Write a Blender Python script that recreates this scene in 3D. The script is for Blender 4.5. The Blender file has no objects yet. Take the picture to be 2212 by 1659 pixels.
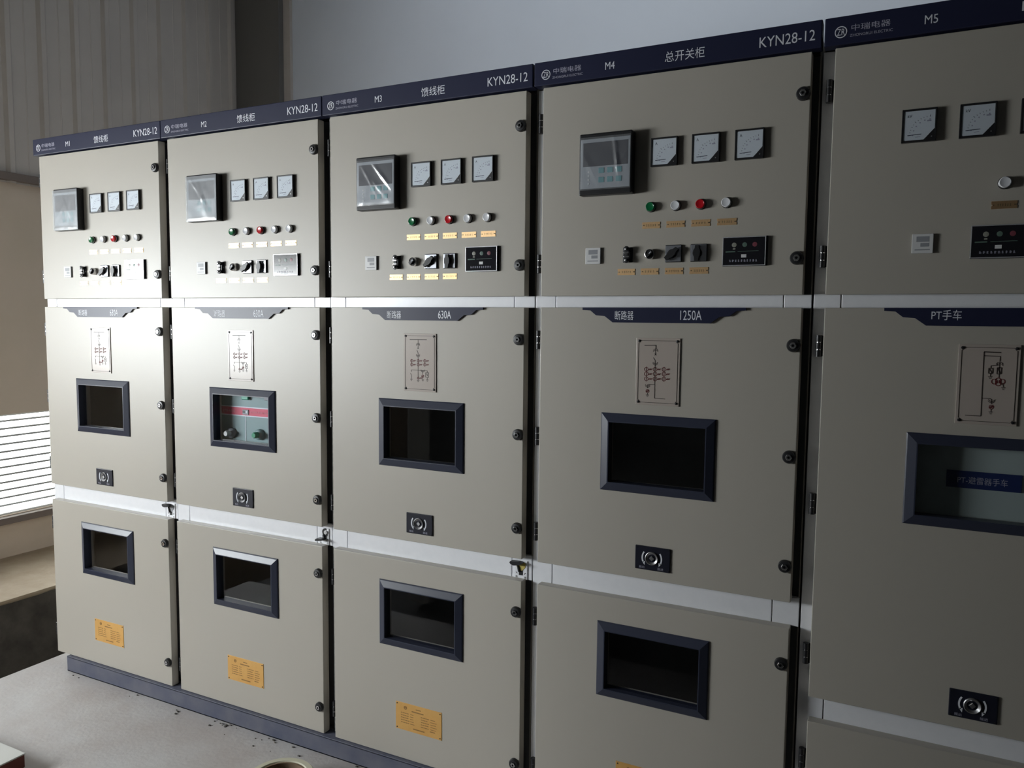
import bpy, bmesh, math, random
from mathutils import Vector, Matrix

S = bpy.context.scene
COL = S.collection
PI = math.pi

# ------------------------------------------------------------------ camera
def make_camera():
    F, YAW, PITCH, ROLL = 1681.87, 0.463607, -0.0811921, 0.00988136
    cy, sy, cp, sp = math.cos(YAW), math.sin(YAW), math.cos(PITCH), math.sin(PITCH)
    f = Vector((-sy * cp, cy * cp, sp))
    r0 = Vector((cy, sy, 0))
    u0 = r0.cross(f)
    r = math.cos(ROLL) * r0 + math.sin(ROLL) * u0
    u = -math.sin(ROLL) * r0 + math.cos(ROLL) * u0
    cam = bpy.data.cameras.new('camera')
    cam.sensor_fit = 'HORIZONTAL'
    cam.sensor_width = 36.0
    cam.lens = F / 2212 * 36.0
    cam.clip_start = 0.05
    o = bpy.data.objects.new('camera', cam)
    COL.objects.link(o)
    M = Matrix((r, u, -f)).transposed().to_4x4()
    M.translation = Vector((3.39905, -2.15848, 1.52269))
    o.matrix_world = M
    S.camera = o
make_camera()

# ------------------------------------------------------------------ light
LX = -1.83                      # inner face of the left wall
W1 = (0.0, 2.1, 0.21, 0.877)    # low louvre opening: y0 y1 z0 z1
ROOF = (0.1, 4.4, 1.5, 2.3)      # unseen roof opening, added to brighten the back wall: x0 x1 y0 y1
W2 = (-4.6, -1.6, 1.12, 2.00)    # tall daylight opening nearer the camera
SKY = 31.0
w = bpy.data.worlds.new('world')
S.world = w
w.use_nodes = True
bg = w.node_tree.nodes['Background']
bg.inputs[0].default_value = (0.93, 0.98, 1.0, 1)
bg.inputs[1].default_value = SKY
def portal(y0, y1, z0, z1):
    l = bpy.data.lights.new('daylight_portal', 'AREA')
    l.shape = 'RECTANGLE'
    l.size, l.size_y = y1 - y0, z1 - z0
    l.cycles.is_portal = True
    o = bpy.data.objects.new('daylight_portal', l)
    COL.objects.link(o)
    o.location = (LX - 0.22, (y0 + y1) / 2, (z0 + z1) / 2)
    o.rotation_euler = (PI / 2, 0, -PI / 2)
portal(*W1)
portal(*W2)
def roof_portal(x0, x1, y0, y1):
    l = bpy.data.lights.new('daylight_portal', 'AREA')
    l.shape = 'RECTANGLE'
    l.size, l.size_y = x1 - x0, y1 - y0
    l.cycles.is_portal = True
    o = bpy.data.objects.new('daylight_portal', l)
    COL.objects.link(o)
    o.location = ((x0 + x1) / 2, (y0 + y1) / 2, 5.42)
roof_portal(*ROOF)
S.view_settings.view_transform = 'Standard'
S.view_settings.look = 'None'
S.view_settings.gamma = 1
S.view_settings.use_curve_mapping = False
S.view_settings.exposure = 0.52
S.cycles.max_bounces = 10
S.cycles.diffuse_bounces = 5
S.cycles.transparent_max_bounces = 12
S.cycles.sample_clamp_indirect = 8

# ------------------------------------------------------------------ materials
MATS = {}
def mat(name, col, rough=0.5, metal=0.0, spec=0.5, noise=None, bump=None, coat=0.0):
    """noise = (scale, amount, colour2); bump = (scale, strength)"""
    if name in MATS:
        return MATS[name]
    m = bpy.data.materials.new(name)
    m.use_nodes = True
    nt = m.node_tree
    b = nt.nodes['Principled BSDF']
    b.inputs['Base Color'].default_value = (*col, 1)
    b.inputs['Roughness'].default_value = rough
    b.inputs['Metallic'].default_value = metal
    b.inputs['Specular IOR Level'].default_value = spec
    b.inputs['Coat Weight'].default_value = coat
    if noise or bump:
        tc = nt.nodes.new('ShaderNodeTexCoord')
    if noise:
        n = nt.nodes.new('ShaderNodeTexNoise')
        n.inputs['Scale'].default_value = noise[0]
        n.inputs['Detail'].default_value = 6
        n.inputs['Roughness'].default_value = 0.62
        nt.links.new(tc.outputs['Object'], n.inputs['Vector'])
        mr = nt.nodes.new('ShaderNodeMapRange')
        mr.inputs[1].default_value = 0.35
        mr.inputs[2].default_value = 0.68
        mr.inputs[3].default_value = 0
        mr.inputs[4].default_value = noise[1]
        nt.links.new(n.outputs['Fac'], mr.inputs[0])
        mx = nt.nodes.new('ShaderNodeMix')
        mx.data_type = 'RGBA'
        mx.inputs[6].default_value = (*col, 1)
        mx.inputs[7].default_value = (*noise[2], 1)
        nt.links.new(mr.outputs[0], mx.inputs[0])
        nt.links.new(mx.outputs[2], b.inputs['Base Color'])
    if bump:
        n2 = nt.nodes.new('ShaderNodeTexNoise')
        n2.inputs['Scale'].default_value = bump[0]
        n2.inputs['Detail'].default_value = 4
        nt.links.new(tc.outputs['Object'], n2.inputs['Vector'])
        bp = nt.nodes.new('ShaderNodeBump')
        bp.inputs['Strength'].default_value = bump[1]
        bp.inputs['Distance'].default_value = 0.01
        nt.links.new(n2.outputs['Fac'], bp.inputs['Height'])
        nt.links.new(bp.outputs[0], b.inputs['Normal'])
    MATS[name] = m
    return m

def clear_mat(name, tint, gloss_rough, ior=1.45, milk=0.0, milk_col=(0.8, 0.82, 0.85)):
    m = bpy.data.materials.new(name)
    m.use_nodes = True
    nt = m.node_tree
    nt.nodes.clear()
    out = nt.nodes.new('ShaderNodeOutputMaterial')
    tr = nt.nodes.new('ShaderNodeBsdfTransparent')
    tr.inputs[0].default_value = (*tint, 1)
    gl = nt.nodes.new('ShaderNodeBsdfGlossy')
    gl.inputs['Roughness'].default_value = gloss_rough
    lw = nt.nodes.new('ShaderNodeLayerWeight')
    lw.inputs['Blend'].default_value = 0.5
    pw = nt.nodes.new('ShaderNodeMath')
    pw.operation = 'POWER'
    nt.links.new(lw.outputs['Facing'], pw.inputs[0])
    pw.inputs[1].default_value = 5.0
    f0 = ((ior - 1) / (ior + 1)) ** 2
    fr = nt.nodes.new('ShaderNodeMath')
    fr.operation = 'MULTIPLY_ADD'
    nt.links.new(pw.outputs[0], fr.inputs[0])
    fr.inputs[1].default_value = 1 - f0
    fr.inputs[2].default_value = f0
    mx = nt.nodes.new('ShaderNodeMixShader')
    nt.links.new(fr.outputs[0], mx.inputs[0])
    if milk:
        df = nt.nodes.new('ShaderNodeBsdfDiffuse')
        df.inputs[0].default_value = (*milk_col, 1)
        m2 = nt.nodes.new('ShaderNodeMixShader')
        m2.inputs[0].default_value = milk
        nt.links.new(tr.outputs[0], m2.inputs[1])
        nt.links.new(df.outputs[0], m2.inputs[2])
        nt.links.new(m2.outputs[0], mx.inputs[1])
    else:
        nt.links.new(tr.outputs[0], mx.inputs[1])
    nt.links.new(gl.outputs[0], mx.inputs[2])
    nt.links.new(mx.outputs[0], out.inputs[0])
    MATS[name] = m
    return m

PAINT = mat('cabinet_paint', (0.455, 0.425, 0.372), 0.39, spec=0.55, bump=(900, 0.05))
ZINC = mat('zinc_sheet', (0.90, 0.905, 0.94), 0.34, 0.1, noise=(35, 0.5, (0.84, 0.85, 0.89)))
SHEET = mat('inner_sheet', (0.20, 0.20, 0.20), 0.6, 0.2)
NAVY = mat('navy_sign', (0.018, 0.021, 0.052), 0.40, spec=0.34)
NAVYSIDE = mat('navy_edge', (0.02, 0.022, 0.04), 0.5)
PRINT = mat('white_print', (0.78, 0.80, 0.86), 0.5)
PRINTDIM = mat('grey_print', (0.42, 0.42, 0.52), 0.5)
BLACK = mat('black_plastic', (0.013, 0.013, 0.015), 0.42)
BLACKG = mat('black_gloss', (0.012, 0.012, 0.016), 0.16, coat=0.3)
BEZEL = mat('bezel_plastic', (0.032, 0.037, 0.062), 0.36)
CHROME = mat('chrome', (0.72, 0.72, 0.74), 0.22, 1.0)
STEEL = mat('dull_steel', (0.45, 0.45, 0.46), 0.4, 1.0)
BRASS = mat('brass_tag', (0.86, 0.60, 0.33), 0.46, 1.0, noise=(160, 0.5, (0.78, 0.46, 0.24)))
BRASSMARK = mat('tag_engraving', (0.10, 0.06, 0.03), 0.6)
GOLD = mat('gold_plate', (0.78, 0.46, 0.15), 0.5, 0.35, noise=(14, 0.6, (0.66, 0.34, 0.09)))
GOLDMARK = mat('plate_lettering', (0.30, 0.16, 0.045), 0.6)
DIAL = mat('dial_white', (0.82, 0.87, 0.90), 0.5)
DIALMARK = mat('dial_ink', (0.06, 0.08, 0.11), 0.6)
LGREEN = mat('green_lens', (0.004, 0.15, 0.05), 0.25, coat=0.3)
LRED = mat('red_lens', (0.50, 0.006, 0.014), 0.25, coat=0.3)
LCLEAR = mat('clear_lens', (0.75, 0.76, 0.79), 0.28, coat=0.3)
WHITEP = mat('white_plastic', (0.70, 0.70, 0.70), 0.42)
GREYP = mat('grey_plastic', (0.30, 0.31, 0.33), 0.45)
RELAYF = mat('relay_face', (0.48, 0.50, 0.53), 0.4)
LCD = mat('relay_screen', (0.035, 0.035, 0.05), 0.25)
CYANK = mat('cyan_key', (0.16, 0.42, 0.45), 0.45)
ROTP = mat('switch_face', (0.62, 0.64, 0.70), 0.28, 0.9)
SILV = mat('silver_edge', (0.75, 0.75, 0.77), 0.35, 0.6)
DOTG = mat('dot_green', (0.10, 0.16, 0.13), 0.4)
DOTR = mat('dot_red', (0.20, 0.05, 0.07), 0.4)
DOTC = mat('dot_clear', (0.28, 0.28, 0.24), 0.4)
ACRYL = mat('diagram_plate', (0.47, 0.41, 0.365), 0.26)
INKRED = mat('diagram_red', (0.14, 0.018, 0.022), 0.5)
INK = mat('diagram_ink', (0.035, 0.025, 0.022), 0.5)
TRUCKG = mat('breaker_green', (0.24, 0.36, 0.36), 0.5)
TRUCKR = mat('breaker_red', (0.72, 0.05, 0.12), 0.5)
REDTXT = mat('breaker_lettering', (0.85, 0.30, 0.36), 0.5)
SIGNBLUE = mat('truck_sign_blue', (0.015, 0.03, 0.12), 0.45)
PALEG = mat('truck_panel', (0.45, 0.52, 0.49), 0.55)
YELLOW = mat('yellow_insert', (0.55, 0.45, 0.12), 0.5)
CHAN = mat('channel_paint', (0.075, 0.085, 0.13), 0.5, noise=(9, 0.8, (0.14, 0.14, 0.17)))
PANE = clear_mat('window_glass', (0.965, 0.972, 0.985), 0.02)
ROOFDIM = clear_mat('roof_dimming_sheet', (0.062, 0.066, 0.07), 0.3)  # dark tint limits the daylight of the added roof opening
LOUVDIM = clear_mat('louvre_dimming_sheet', (0.36, 0.36, 0.35), 0.3)  # unseen sheet added behind the louvre to dim its daylight
FILM = clear_mat('glare_pale_film', (0.86, 0.90, 0.92), 0.2, ior=1.8, milk=0.34)  # milky colour stands in for window glare on M1 and M2
FILM2 = clear_mat('less_glare_film', (0.88, 0.90, 0.92), 0.2, ior=1.9, milk=0.14)  # same film for M3 and M4, less glare put into its colour
FLOORM = mat('concrete_floor', (0.54, 0.53, 0.525), 0.75, spec=0.3, noise=(3.2, 0.75, (0.42, 0.375, 0.355)), bump=(60, 0.15))
LEDGEM = mat('ledge_concrete', (0.42, 0.34, 0.245), 0.8, noise=(5, 0.7, (0.30, 0.225, 0.15)), bump=(40, 0.2))
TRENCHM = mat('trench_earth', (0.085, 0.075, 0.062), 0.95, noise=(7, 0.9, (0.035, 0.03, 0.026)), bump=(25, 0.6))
WALLB = mat('back_wall_paint', (0.74, 0.78, 0.86), 0.8, noise=(2.0, 0.4, (0.69, 0.72, 0.79)), bump=(40, 0.05))
WALLL = mat('left_wall_plaster', (0.66, 0.55, 0.45), 0.85, noise=(2.5, 0.6, (0.60, 0.51, 0.40)), bump=(30, 0.1))
SHADEW = mat('shade_wall_plaster', (0.40, 0.385, 0.355), 0.85)
CORR = mat('corrugated_sheet', (0.56, 0.51, 0.47), 0.6, noise=(3, 0.5, (0.48, 0.435, 0.405)))
DARKW = mat('far_wall_paint', (0.05, 0.05, 0.048), 0.85)
FRONTDARK = mat('bounce_cut_floor', (0.05, 0.048, 0.045), 0.9, noise=(4, 0.7, (0.035, 0.032, 0.03)))
CEILM = mat('ceiling_paint', (0.10, 0.10, 0.10), 0.85)
COLM = mat('dark_column_paint', (0.17, 0.16, 0.15), 0.75)
GIRTM = mat('girt_paint', (0.20, 0.16, 0.14), 0.7)
LOUV = mat('louvre_paint', (0.75, 0.75, 0.74), 0.5)
SLAT = mat('louvre_slat', (0.40, 0.40, 0.40), 0.6)
CARTT = mat('carton_top', (0.62, 0.62, 0.59), 0.7)
CARTS = mat('carton_side', (0.16, 0.045, 0.035), 0.8)
CREAM = mat('cream_rim', (0.62, 0.60, 0.46), 0.6)
BROWNI = mat('brown_core', (0.20, 0.135, 0.085), 0.8)

# ------------------------------------------------------------------ mesh builder
_font = bpy.data.curves.new('lettering', 'FONT')
_fo = bpy.data.objects.new('lettering', _font)
_txt = {}
def text_mesh(s):
    if s not in _txt:
        COL.objects.link(_fo)
        _font.body = s
        _font.resolution_u = 3
        dg = bpy.context.evaluated_depsgraph_get()
        dg.update()
        m = bpy.data.meshes.new_from_object(_fo.evaluated_get(dg))
        vs = [v.co.copy() for v in m.vertices]
        fs = [tuple(p.vertices) for p in m.polygons]
        bpy.data.meshes.remove(m)
        COL.objects.unlink(_fo)
        _txt[s] = (vs, fs)
    return _txt[s]

class MB:
    """collects shapes; x right, z up, y away from the viewer"""
    def __init__(self):
        self.v, self.f, self.m, self.mats, self.s = [], [], [], [], []
    def mi(self, material):
        if material not in self.mats:
            self.mats.append(material)
        return self.mats.index(material)
    def add(self, vs, fs, material, smooth=False):
        o = len(self.v)
        self.v += [tuple(p) for p in vs]
        self.f += [tuple(i + o for i in f) for f in fs]
        self.m += [self.mi(material)] * len(fs)
        self.s += [smooth] * len(fs)
        return self
    def bm(self, b, material):
        b.verts.ensure_lookup_table()
        b.verts.index_update()
        self.add([v.co[:] for v in b.verts], [[v.index for v in f.verts] for f in b.faces], material)
        b.free()
    def box(self, x0, x1, y0, y1, z0, z1, material, bev=0, seg=2):
        b = bmesh.new()
        vs = [b.verts.new((x, y, z)) for x in (x0, x1) for y in (y0, y1) for z in (z0, z1)]
        for q in ((0, 1, 3, 2), (4, 6, 7, 5), (0, 4, 5, 1), (2, 3, 7, 6), (0, 2, 6, 4), (1, 5, 7, 3)):
            b.faces.new([vs[i] for i in q])
        bmesh.ops.recalc_face_normals(b, faces=b.faces[:])
        if bev:
            bmesh.ops.bevel(b, geom=b.edges[:], offset=bev, segments=seg, profile=0.5, affect='EDGES', clamp_overlap=True)
        self.bm(b, material)
        return self
    def prism(self, pts, y0, y1, material, side=None):
        n = len(pts)
        a = sum(pts[i][0] * pts[(i + 1) % n][1] - pts[(i + 1) % n][0] * pts[i][1] for i in range(n))
        if a < 0:
            pts = pts[::-1]
        vs = [(x, y0, z) for x, z in pts] + [(x, y1, z) for x, z in pts]
        self.add(vs, [tuple(range(n)), tuple(range(2 * n - 1, n - 1, -1))], material)
        self.add(vs, [(i, i + n, (i + 1) % n + n, (i + 1) % n) for i in range(n)], side or material)
        return self
    def lathe(self, cx, cz, prof, material, n=28, capf=True, capb=False):
        """prof: list of (radius, y) from back to front; axis along y"""
        vs, fs = [], []
        for r, y in prof:
            for k in range(n):
                t = 2 * PI * k / n
                vs.append((cx + r * math.cos(t), y, cz + r * math.sin(t)))
        for j in range(len(prof) - 1):
            for k in range(n):
                a, b2 = j * n + k, j * n + (k + 1) % n
                fs.append((a, b2, b2 + n, a + n))
        if capf:
            fs.append(tuple((len(prof) - 1) * n + k for k in range(n)))
        if capb:
            fs.append(tuple(k for k in range(n - 1, -1, -1)))
        return self.add(vs, fs, material, n > 6)
    def lathez(self, cx, cy, prof, material, n=20, cap=True):
        vs, fs = [], []
        for r, z in prof:
            for k in range(n):
                t = 2 * PI * k / n
                vs.append((cx + r * math.cos(t), cy + r * math.sin(t), z))
        for j in range(len(prof) - 1):
            for k in range(n):
                a, b2 = j * n + k, j * n + (k + 1) % n
                fs.append((a, b2, b2 + n, a + n))
        if cap:
            fs.append(tuple((len(prof) - 1) * n + k for k in range(n)))
            fs.append(tuple(range(n - 1, -1, -1)))
        return self.add(vs, fs, material, True)
    def seg(self, x0, z0, x1, z1, wd, y, material, th=0.0006):
        d = math.hypot(x1 - x0, z1 - z0) or 1e-6
        nx, nz = -(z1 - z0) / d * wd / 2, (x1 - x0) / d * wd / 2
        return self.prism([(x0 + nx, z0 + nz), (x0 - nx, z0 - nz), (x1 - nx, z1 - nz), (x1 + nx, z1 + nz)], y - th, y, material)
    def path(self, pts, wd, y, material):
        for a, b in zip(pts, pts[1:]):
            self.seg(*a, *b, wd, y, material)
        return self
    def arc(self, cx, cz, r, a0, a1, wd, y, material, n=16):
        pts = [(cx + r * math.cos(a0 + (a1 - a0) * k / n), cz + r * math.sin(a0 + (a1 - a0) * k / n)) for k in range(n + 1)]
        return self.path(pts, wd, y, material)
    def text(self, s, x0, x1, z0, z1, y, material):
        vs, fs = text_mesh(s)
        ax, bx = min(v.x for v in vs), max(v.x for v in vs)
        az, bz = min(v.y for v in vs), max(v.y for v in vs)
        sx, sz = (x1 - x0) / (bx - ax), (z1 - z0) / (bz - az)
        return self.add([(x0 + (v.x - ax) * sx, y, z0 + (v.y - az) * sz) for v in vs], fs, material)
    def mesh(self, name, fix=True):
        me = bpy.data.meshes.new(name)
        me.from_pydata(self.v, [], self.f)
        for m in self.mats:
            me.materials.append(m)
        me.polygons.foreach_set('material_index', self.m)
        me.polygons.foreach_set('use_smooth', self.s)
        if fix:
            b = bmesh.new()
            b.from_mesh(me)
            bmesh.ops.recalc_face_normals(b, faces=b.faces[:])
            b.to_mesh(me)
            b.free()
        me.set_sharp_from_angle(angle=math.radians(32))
        me.polygons.foreach_set('use_smooth', self.s)
        me.update()
        return me

def link(name, me, parent=None, loc=(0, 0, 0), label=None):
    o = bpy.data.objects.new(name, me)
    COL.objects.link(o)
    o.location = loc
    if parent:
        o.parent = parent
    if label:
        o['label'] = label
    return o
CACHE = {}
STAND = dict(rbody=.625, rface=.625, rscreen=.625, film=.625, mcase=.477, mdial=.477, mglass=.477, lbez=.5, lens=.47, tbody=.4, tscreen=.4,
             rplate=.5, rhandle=.52, sring2=.58, shandle=.58, lblock=.6, lstud=.6, dbody=.45, dface=.45)   # how far each instrument stands out
def part(name, parent, key, build, loc=(0, 0, 0), label=None):
    """a part whose mesh is shared by all parts of the same key"""
    if key not in CACHE:
        mb = MB()
        build(mb)
        q = STAND.get(key if isinstance(key, str) else key[0], 1.0)
        mb.v = [(x, y * q, z) for x, y, z in mb.v]
        CACHE[key] = mb.mesh(name)
    return link(name, CACHE[key], parent, loc, label)
def struct(name, mb, loc=(0, 0, 0)):
    o = link(name, mb.mesh(name), None, loc)
    o['kind'] = 'structure'
    return o
def tag(o, label, cat, group=None):
    o['label'] = label
    o['category'] = cat
    if group:
        o['group'] = group
    return o

# ------------------------------------------------------------------ room shell
FZ = -0.07                       # floor level (door bottoms are at 0)
YB, YF, XR, ZC = 3.0, -8.0, 11.0, 5.2
m = MB()
m.box(-0.085, XR, -1.25, YB, FZ - 0.6, FZ, FLOORM)
struct('floor', m)
m = MB()
m.box(-0.085, XR, YF, -1.25, FZ - 0.6, FZ - 0.03, FRONTDARK)  # unseen front floor, made dark to cut bounce onto the cabinets
struct('floor_front', m)
m = MB()
m.box(LX, -1.03, YF, YB, FZ - 0.6, FZ, LEDGEM)
struct('floor_ledge', m)
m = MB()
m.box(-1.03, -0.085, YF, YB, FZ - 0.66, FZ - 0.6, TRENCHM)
struct('floor_trench', m)
m = MB()   # rough earth lining of the trench side under the ledge
random.seed(4)
n1, n2 = 60, 8
vs = []
for i in range(n1 + 1):
    for j in range(n2 + 1):
        y = -1.5 + 4.4 * i / n1
        z = FZ - 0.6 + 0.585 * j / n2
        vs.append((-1.02 + (0.03 if j < 5 else 0.008) + random.uniform(-0.006, 0.012), y, z))
fs = [(i * (n2 + 1) + j, (i + 1) * (n2 + 1) + j, (i + 1) * (n2 + 1) + j + 1, i * (n2 + 1) + j + 1) for i in range(n1) for j in range(n2)]
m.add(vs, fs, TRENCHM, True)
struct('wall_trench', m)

m = MB()
m.box(LX - 0.2, XR, YB, YB + 0.2, FZ - 0.6, ZC, WALLB)
struct('wall_back', m)
m = MB()
ZG = 2.40
def wall_left():
    y0, y1 = YF, YB
    a, b = W2, W1
    zs = [FZ - 0.6, b[2], b[3], a[2], a[3], ZG]
    def bx(ya, yb, za, zb):
        m.box(LX - 0.2, LX, ya, yb, za, zb, WALLL)
    bx(y0, y1, FZ - 0.6, b[2])
    bx(y0, b[0], b[2], b[3]); bx(b[1], y1, b[2], b[3])
    bx(y0, y1, b[3], a[2])
    bx(y0, a[0], a[2], a[3]); bx(a[1], y1, a[2], a[3])
    bx(y0, y1, a[3], ZG)
wall_left()
struct('wall_left', m)

m = MB()    # corrugated cladding above the girt
prof = []
P = 0.2355
y = 0.984 - 34 * P
while y < YB - 0.1:
    prof += [(y - 0.035, 0.0), (y - 0.018, 0.024), (y + 0.012, 0.024), (y + 0.032, 0.0)]
    prof += [(y + P * 0.5 - 0.006, 0.0), (y + P * 0.5, 0.004), (y + P * 0.5 + 0.006, 0.0)]
    y += P
vs, fs = [], []
for yy, d in prof:
    vs += [(LX + 0.012 + d, yy, ZG - 0.02), (LX + 0.012 + d, yy, ZC)]
for i in range(len(prof) - 1):
    fs.append((2 * i, 2 * i + 2, 2 * i + 3, 2 * i + 1))
m.add(vs, fs, CORR)
o = struct('wall_left_cladding', m)
m = MB()
m.box(LX - 0.2, LX - 0.01, YF, YB, ZG, ZC, CORR)
struct('wall_left_upper', m)
m = MB()
m.box(LX, LX + 0.055, YF, YB - 0.09, ZG - 0.008, ZG + 0.042, GIRTM, 0.004)
struct('trim_1', m)
m = MB()
m.box(LX, -1.33, YB - 0.08, YB, FZ, ZC, COLM, 0.004)
struct('wall_corner_column', m)
m = MB()
m.box(-1.33, -1.255, YB - 0.03, YB, FZ, ZC, CORR, 0.003)  # paler strip stands in for the column side lit by wall bounce
struct('trim_lit_side', m)
m = MB()
m.box(0.95, 1.10, -3.6, -1.42, FZ, ZC, SHADEW, 0.01)  # unseen wall, added only to shade the right-hand cabinets
struct('wall_added_shade', m)
m = MB()
m.box(XR, XR + 0.2, YF, YB, FZ - 0.6, ZC, DARKW)
struct('wall_right', m)
m = MB()
m.box(LX - 0.2, XR + 0.2, YF - 0.2, YF, FZ - 0.6, ZC, DARKW)
struct('wall_front', m)
m = MB()
xa, xb, ya, yb = ROOF
m.box(LX - 0.2, XR + 0.2, YF - 0.2, ya, ZC, ZC + 0.2, CEILM)
m.box(LX - 0.2, XR + 0.2, yb, YB + 0.2, ZC, ZC + 0.2, CEILM)
m.box(LX - 0.2, xa, ya, yb, ZC, ZC + 0.2, CEILM)
m.box(xb, XR + 0.2, ya, yb, ZC, ZC + 0.2, CEILM)
struct('ceiling', m)
m = MB()
m.add([(xa, ya, ZC + 0.1), (xb, ya, ZC + 0.1), (xb, yb, ZC + 0.1), (xa, yb, ZC + 0.1)], [(0, 1, 2, 3)], ROOFDIM)
struct('added_roof_opening', m)  # made-up roof opening that lights the back wall

# low louvre window and the taller opening
m = MB()
y0, y1, z0, z1 = W1
for (a, b, c, d) in ((y0, y1, z0, z0 + 0.012), (y0, y1, z1 - 0.012, z1), (y0, y0 + 0.03, z0, z1), (y1 - 0.03, y1, z0, z1)):
    m.box(LX - 0.12, LX - 0.02, a, b, c, d, LOUV)
k = 13
for i in range(1, k):
    z = z0 + (z1 - z0) * i / k
    m.box(LX - 0.10, LX - 0.07, y0, y1, z - 0.0065, z + 0.0065, SLAT)
m.add([(LX - 0.16, y0, z0), (LX - 0.16, y1, z0), (LX - 0.16, y1, z1), (LX - 0.16, y0, z1)], [(0, 1, 2, 3)], LOUVDIM)
struct('window_1', m)
m = MB()
m.box(LX - 0.21, LX + 0.05, y0 - 0.05, y1 + 0.05, z0 - 0.05, z0 - 0.006, GIRTM, 0.004)
struct('trim_2', m)
m = MB()
y0, y1, z0, z1 = W2
for (a, b, c, d) in ((y0, y1, z0, z0 + 0.05), (y0, y1, z1 - 0.05, z1), (y0, y0 + 0.05, z0, z1), (y1 - 0.05, y1, z0, z1)):
    m.box(LX - 0.14, LX - 0.06, a, b, c, d, LOUV)
for i in range(1, 3):
    yy = y0 + (y1 - y0) * i / 3
    m.box(LX - 0.13, LX - 0.07, yy - 0.025, yy + 0.025, z0 + 0.05, z1 - 0.05, LOUV)
struct('window_2', m)

# ------------------------------------------------------------------ cabinet pieces
DA, DB = 0.0148, 0.7625           # door left / right edge
CL, CR = -0.0155, 0.7815          # cabinet left / right side
TH = 0.033                        # how far the doors stand before the frame

def door_mesh(mb, x0, x1, z0, z1, hole=None):
    """folded sheet door, front at y=0, optional rectangular hole"""
    b = bmesh.new()
    xs, zs = [x0, x1], [z0, z1]
    if hole:
        xs, zs = [x0, hole[0], hole[1], x1], [z0, hole[2], hole[3], z1]
    g = [[b.verts.new((x, 0, z)) for z in zs] for x in xs]
    fc = []
    for i in range(len(xs) - 1):
        for j in range(len(zs) - 1):
            if hole and i == 1 and j == 1:
                continue
            fc.append(b.faces.new((g[i][j], g[i + 1][j], g[i + 1][j + 1], g[i][j + 1])))
    ex = bmesh.ops.extrude_face_region(b, geom=fc)
    for v in ex['geom']:
        if isinstance(v, bmesh.types.BMVert):
            v.co.y = TH - 0.001
    for f in fc:
        if not f.is_valid:
            continue
    b.verts.ensure_lookup_table()
    # the extrude moved copies to the back: keep originals as the front
    front = [f for f in b.faces if all(abs(v.co.y) < 1e-6 for v in f.verts)]
    if not front:
        new = [f for f in fc if f.is_valid]
    bmesh.ops.recalc_face_normals(b, faces=b.faces[:])
    ed = []
    for e in b.edges:
        a, c = e.verts[0].co, e.verts[1].co
        for q, val in ((0, x0), (0, x1), (2, z0), (2, z1)):
            if abs(a[q] - val) < 1e-6 and abs(c[q] - val) < 1e-6:
                ed.append(e)
                break
    bmesh.ops.bevel(b, geom=ed, offset=0.0022, segments=3, profile=0.5, affect='EDGES', clamp_overlap=True)
    mb.bm(b, PAINT)

def bezel(mb):
    """viewing port bezel, local origin at its lower left outer corner"""
    W, H, bw, d0, d1 = 0.334, 0.2300, 0.0265, -0.005, -0.0125
    def ring(r0, y0, r1, y1):
        a = [(r0, y0, r0), (W - r0, y0, r0), (W - r0, y0, H - r0), (r0, y0, H - r0)]
        c = [(r1, y1, r1), (W - r1, y1, r1), (W - r1, y1, H - r1), (r1, y1, H - r1)]
        mb.add(a + c, [(i, (i + 1) % 4, (i + 1) % 4 + 4, i + 4) for i in range(4)], BEZEL)
    ring(0.0, 0.0, 0.0, d0 + 0.002)
    ring(0.0, d0 + 0.002, 0.003, d0)
    ring(0.003, d0, bw - 0.003, d1)
    ring(bw - 0.003, d1, bw, d1)
    ring(bw, d1, bw, 0.022)
def pane(mb):
    mb.box(0.0265, 0.3075, 0.006, 0.009, 0.0265, 0.2035, PANE)

def hinge(mb):
    mb.lathez(0, 0, [(0.0078, -0.028), (0.0078, -0.0105)], BLACK, 14)
    mb.lathez(0, 0, [(0.0078, -0.0085), (0.0078, 0.0085)], BLACK, 14)
    mb.lathez(0, 0, [(0.0078, 0.0105), (0.0078, 0.028)], BLACK, 14)
    mb.lathez(0, 0, [(0.0064, -0.0105), (0.0064, -0.0085)], CHROME, 14)
    mb.lathez(0, 0, [(0.0064, 0.0085), (0.0064, 0.0105)], CHROME, 14)
    mb.box(0.0, 0.0135, 0.002, 0.006, -0.027, 0.027, BLACK)
def bolt(mb):
    mb.lathe(0, 0, [(0.0175, 0.0), (0.0175, -0.006), (0.015, -0.0105), (0.0085, -0.0115), (0.0085, -0.008)], BLACK, capf=False)
    mb.lathe(0, 0, [(0.0086, -0.008), (0.0086, -0.0135), (0.0075, -0.0145), (0.0038, -0.0145), (0.0038, -0.009)], CHROME, 6, capf=False)
    mb.lathe(0, 0, [(0.004, -0.0088), (0.002, -0.0088)], BLACK, 12)

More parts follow.
